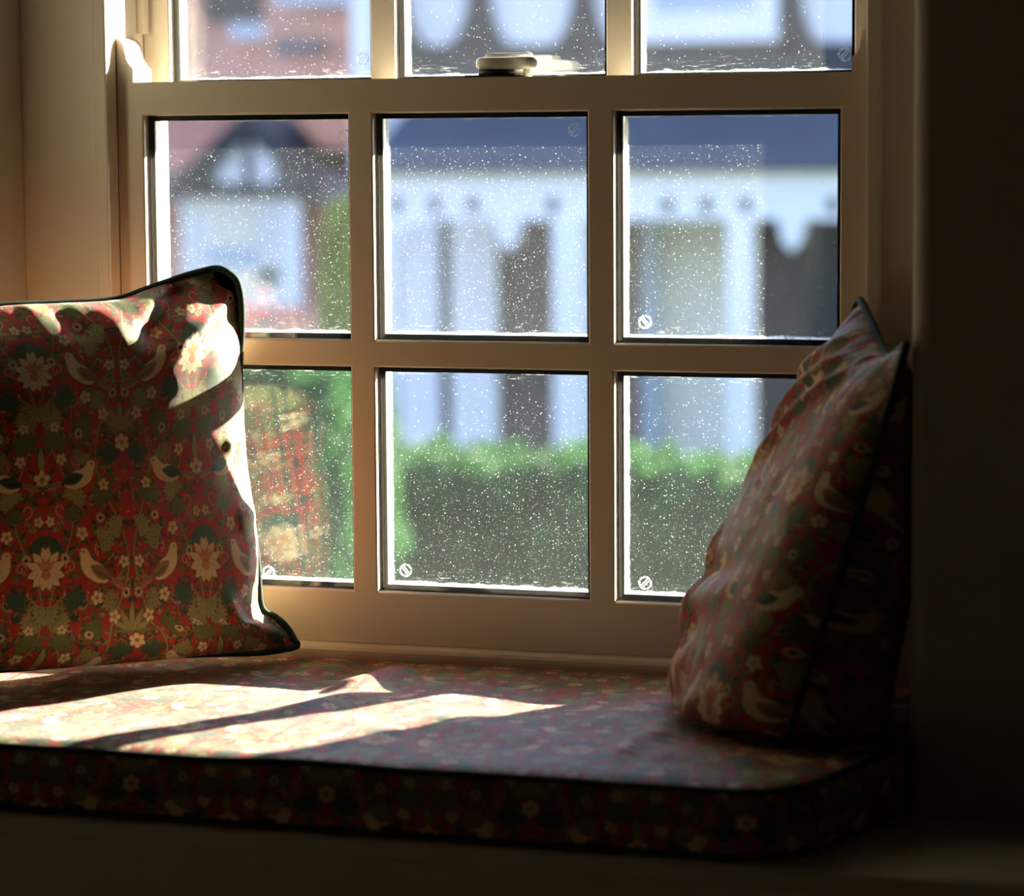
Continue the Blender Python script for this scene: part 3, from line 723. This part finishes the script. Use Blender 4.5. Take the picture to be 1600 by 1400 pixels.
def foliage(name, boxes, mat, n, size, seed, label, cat, group=None):
    """a leafy mass: soft dark core plus thousands of small leaves"""
    rs = np.random.RandomState(seed); root = empty(name, (boxes[0][0], boxes[0][1], GZ))
    V = []; Q = []; m = n//len(boxes)
    for (cx, cy, cz, rx, ry, rz) in boxes:
        d = rs.normal(size=(m, 3)); d /= np.linalg.norm(d, axis=1)[:, None]; d = np.sign(d)*np.abs(d)**.6
        d /= (np.abs(d)**4).sum(1)[:, None]**.25
        r = 1-.16*rs.rand(m)**2+.10*vnoise(d[:, 0]*4+9, d[:, 2]*4+5, seed)
        C = np.array([cx, cy, cz])+d*r[:, None]*[rx, ry, rz]
        a = rs.normal(size=(m, 3)); a /= np.linalg.norm(a, axis=1)[:, None]; b = np.cross(a, rs.normal(size=(m, 3))); b /= np.linalg.norm(b, axis=1)[:, None]
        s = size*(.6+.8*rs.rand(m))[:, None]
        base = sum(len(q) for q in V)
        V.append(np.stack([C-a*s, C-b*s*.45, C+a*s, C+b*s*.45], 1).reshape(-1, 3)); Q.append(np.arange(base, base+4*m).reshape(-1, 4))
    raw_mesh('foliage', np.concatenate(V), np.concatenate(Q), mat, root)
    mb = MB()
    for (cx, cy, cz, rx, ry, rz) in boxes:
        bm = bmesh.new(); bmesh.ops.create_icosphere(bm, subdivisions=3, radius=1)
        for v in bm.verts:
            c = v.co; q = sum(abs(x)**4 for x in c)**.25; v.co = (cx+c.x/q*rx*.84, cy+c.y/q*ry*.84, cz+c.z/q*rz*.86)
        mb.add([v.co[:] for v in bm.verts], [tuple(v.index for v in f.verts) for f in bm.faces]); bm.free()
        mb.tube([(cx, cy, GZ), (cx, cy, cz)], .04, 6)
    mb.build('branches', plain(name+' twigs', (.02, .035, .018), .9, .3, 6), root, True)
    tag(root, label, cat, group); return root

# --- hedge and shrubs
HY = 8.0
hx0, hx1 = X_(640, HY), X_(1700, HY); hb = []
for i, x in enumerate(np.linspace(hx0, hx1, 9)):
    top = Z_(712+[0, 8, -6, 4, 14, 24, 20, 12, 6][i], HY); hb.append((x, HY+.4, (top+GZ)/2, (hx1-hx0)/15, .5, (top-GZ)/2))
foliage('hedge', hb, LEAFD, 100000, .035, 3, 'clipped green garden hedge across the middle and right panes outside', 'hedge')
hb = []
for px, py, w in ((270, 560, .26), (372, 572, .24), (462, 585, .22)):
    x = X_(px, 6.8); top = Z_(py, 6.8, px); hb.append((x, 7.1, (top+GZ)/2, w, .4, (top-GZ)/2))
foliage('laurel_bush', hb, LEAFD, 30000, .04, 5, 'tall dark green bush outside behind the left cushion', 'bush')
x = X_(535, 10.5); top = Z_(335, 10.5, 535)
foliage('golden_shrub', [(x, 10.6, (top+GZ)/2, .11, .2, (top-GZ)/2)], LEAFY, 9000, .04, 6, 'yellow-green shrub between the two houses', 'shrub')

# --- timbered house opposite
PY = 12.0; WY = 13.3
hs = empty('timbered_house', (X_(1000, WY), WY, GZ)); tag(hs, 'half timbered house opposite with white veranda and slate porch roof', 'house')
xl, xr_ = X_(588, WY), X_(1900, WY)
def zz(py, px=900, Y=PY): return Z_(py, Y, px)
mb = MB(); mb.box(xl, xr_, WY, WY+11, GZ, 3.6); mb.build('wall', XRENDER, hs)  # unseen depth stretched far back so the house shades the brick house
mb = MB(); mb.prism([(WY-.5, 3.55), (WY+5.5, 6.0), (WY+11.5, 3.55)], xl-.3, xr_+.3, 'x'); mb.build('main_roof', TILE, hs)
# slate lean-to over the veranda
mb = MB(); zt = Z_(112, WY, 900); ze = zz(255)
mb.prism([(WY, zt), (PY-.12, ze), (PY-.12, ze-.05), (WY, zt-.10)], X_(575, PY), xr_, 'x'); mb.build('porch_roof', SLATE, hs)
# fretted fascia board with drilled holes and hanging pendants
mb = MB(); f0 = X_(590, PY); f1 = X_(1700, PY); zb = zz(343); zt2 = zz(262)
mb.box(f0, f1, PY-.02, PY+.04, zb, zt2)
mb.box(f0, f1, PY-.06, PY, zt2-.05, zt2+.01)
fas = mb.build('fascia_board', XWHITE, hs)
for px in (622, 682, 741, 866, 1045, 1105, 1166, 1302):
    mb = MB(); cx, cz = X_(px, PY), Z_(320, PY, px)
    mb.prism([(cx+.035*math.cos(t), cz+.045*math.sin(t)) for t in np.linspace(0, 6.283, 16, endpoint=False)], PY-.024, PY+.041, 'y')
    mb.build('drilled_hole', XTIMBER, fas)
for px in (797, 1239):
    cx = X_(px, PY); z0 = Z_(343, PY, px); z1 = Z_(392, PY, px); w = X_(px+19, PY)-cx
    mb = MB(); mb.prism([(cx-w, z0), (cx-w*.9, lerp(z0, z1, .45)), (cx-w*.55, lerp(z0, z1, .8)), (cx, z1), (cx+w*.55, lerp(z0, z1, .8)), (cx+w*.9, lerp(z0, z1, .45)), (cx+w, z0)], PY-.05, PY+.05, 'y')
    mb.build('pendant', XWHITE, hs)
for a, b in ((596, 622), (868, 916), (1140, 1178), (1500, 1540)):
    mb = MB(); mb.box(X_(a, PY), X_(b, PY), PY-.06, PY+.06, GZ, zb); mb.build('veranda_post', XWHITE, hs)
mb = MB(); ax, az = X_(620, PY), Z_(405, PY, 620); bx, bz = X_(695, PY), Z_(343, PY, 695)
arcp = [(ax+(bx-ax)*(1-math.cos(t)), az+(bz-az)*math.sin(t)) for t in np.linspace(0, math.pi/2, 12)]
mb.prism(arcp+[(bx, bz+.02), (ax, bz+.02)], PY-.03, PY+.03, 'y'); mb.build('arch_brace', XWHITE, hs)
# ground floor wall behind the veranda: pale boards, dark glass, brown door, bay window
def facade(name, px0, px1, py0, py1, mat, Y=WY, t=.06, parent=hs):
    mb = MB(); pm = (px0+px1)/2
    mb.box(X_(px0, Y), X_(px1, Y), Y-t, Y+.01, Z_(py1, Y, pm), Z_(py0, Y, pm)); return mb.build(name, mat, parent)
facade('window_panel', 692, 712, 340, 900, XTIMBER)
w1 = facade('window_panel', 713, 783, 340, 900, XWHITE, t=.10)
facade('door', 786, 868, 340, 950, XDOOR, t=.03)
facade('door_frame', 906, 930, 340, 950, XWHITE)
facade('window_panel', 975, 1010, 340, 900, XDOOR)
facade('window_post', 1012, 1038, 340, 900, XBLUE, t=.14)  # post stands in shade; that shade is put into its blue-grey colour
w2 = facade('window_panel', 1038, 1142, 340, 900, XCURT)
facade('door', 1178, 1262, 340, 950, XDOOR, t=.05)
facade('window_panel', 1262, 1500, 340, 900, XDARKG)
# upper storey: black timbers with curved braces over pale render, white window
def timber(name, pts, Y=WY, t=.10):
    mb = MB(); q = [(float(at(px, py, Y)[0]), float(at(px, py, Y)[2])) for px, py in pts]
    mb.prism(q, Y-t, Y+.01, 'y'); return mb.build(name, XTIMBER, hs)
timber('timber_beam', [(575, 73), (1700, 62), (1700, 110), (575, 120)])
for px in (752, 914, 1238, 1330+90):
    w = 13
    timber('timber_post', [(px-w, -160), (px+w, -160), (px+w, 80), (px-w, 80)])
for px, s in ((752, -1), (752, 1), (914, -1), (914, 1), (1238, 1), (622, 1), (1428, -1)):
    c = [(px+s*12, -30)]+[(px+s*(12+44*(1-math.cos(t))), -30+104*math.sin(t)) for t in np.linspace(.1, math.pi/2, 8)]+[(px+s*12, 76)]
    timber('timber_brace', c if s > 0 else c[::-1], t=.08)
facade('corner_post', 562, 596, -400, 270, XWHITE, PY+1.0, .1)
wf = facade('window_frame', 1010, 1222, -200, 66, XWHITE, t=.16)
facade('glass_panel', 1034, 1188, -200, 18, XBLUE, t=.17)

# --- brick house further left
BY = 17.0; BW = 18.2
hb_ = empty('brick_house', (X_(400, BW), BW, GZ)); tag(hb_, 'red brick house at left with half timbered gable over a white bay window', 'house')
def fac2(name, px0, px1, py0, py1, mat, Y=BW, t=.06): return facade(name, px0, px1, py0, py1, mat, Y, t, hb_)
mb = MB(); mb.box(X_(100, BW), X_(640, BW), BW, BW+6, GZ, Z_(170, BW, 400)); mb.build('wall', BRICK, hb_)
mb = MB(); mb.box(X_(420, BW+1.5), X_(640, BW+1.5), BW+1.5, BW+5, GZ, Z_(-60, BW+1.5, 500)); mb.box(X_(100, BW+2), X_(430, BW+2), BW+2, BW+5, GZ, Z_(-200, BW+2, 400)); mb.build('upper_wall', BRICK, hb_)
fac2('dark_window', 330, 446, -150, 34, XTIMBER, BW+1.9, .05)
fac2('window_ledge', 372, 446, 36, 62, XBLUE, BW+1.9, .12)
fac2('fascia', 440, 560, -40, 8, XBLUE, BW+1.4, .1)
fac2('lead_flashing', 440, 512, 62, 84, SLATE, BW+1.4, .1)
# main roof slopes
zc = Z_(172, BW, 400); ze = Z_(318, BW-.6, 500)
mb = MB(); mb.prism([(BW-.7, ze), (BW+2.2, Z_(118, BW+2.2, 400)), (BW+2.2, ze)], X_(100, BW), X_(700, BW), 'x'); mb.build('main_roof', TILE, hb_)
mb = MB(); q = [(float(at(px, py, BW-.9)[0]), float(at(px, py, BW-.9)[2])) for px, py in ((452, 176), (560, 176), (560, 232), (500, 232))]
mb.prism(q, BW-.9, BW+.3, 'y'); mb.build('orange_roof_patch', TILEO, hb_)
# gable
G = lambda px, py, Y=BY: (float(at(px, py, Y)[0]), float(at(px, py, Y)[2]))
mb = MB(); mb.prism([G(288, 300), G(392, 192), G(494, 300)], BY, BY+1.4, 'y'); mb.build('gable_panel', XRENDER, hb_)
mb = MB()
mb.prism([G(258, 302), G(391, 172), G(391, 205), G(300, 302)], BY-.12, BY+1.4, 'y'); mb.prism([G(391, 172), G(530, 302), G(486, 302), G(391, 205)], BY-.12, BY+1.4, 'y')
mb.build('barge_board', XTIMBER, hb_)
mb = MB(); mb.prism([G(250, 286), G(500, 286), G(516, 308), G(250, 308)], BY-.10, BY+1.2, 'y'); mb.build('gable_beam', XTIMBER, hb_)
for a, b, t_, u_ in ((384, 394, 200, 200), (326, 336, 255, 262), (434, 444, 250, 256)):
    mb = MB(); mb.prism([G(a, t_), G(b, t_), G(b, 290), G(a, 290)], BY-.05, BY+.01, 'y'); mb.build('gable_timber', XTIMBER, hb_)
mb = MB(); mb.prism([G(500, 270), G(620, 330), G(620, 350), G(480, 310)], BY-.1, BY+1.2, 'y'); mb.build('side_roof', TILE, hb_)
# bay window under the gable
bay = fac2('bay_window', 290, 474, 308, 476, XWHITE, BY+.1, .06)
def fac3(name, px0, px1, py0, py1, mat, Y, t): o = facade(name, px0, px1, py0, py1, mat, Y, t, bay); return o
fac3('cream_blind', 304, 316, 318, 460, XCREAM, BY+.1, .08); fac3('pane', 330, 405, 322, 385, XCREAM, BY+.1, .08)
fac3('pane', 330, 405, 385, 415, XBLUE, BY+.1, .08); fac3('pane', 410, 440, 322, 440, XCURT, BY+.1, .08); fac3('sill_panel', 330, 440, 418, 462, XCREAM, BY+.1, .08)
fac2('bay_base', 290, 505, 476, 640, BRICK, BY+.1, .07)
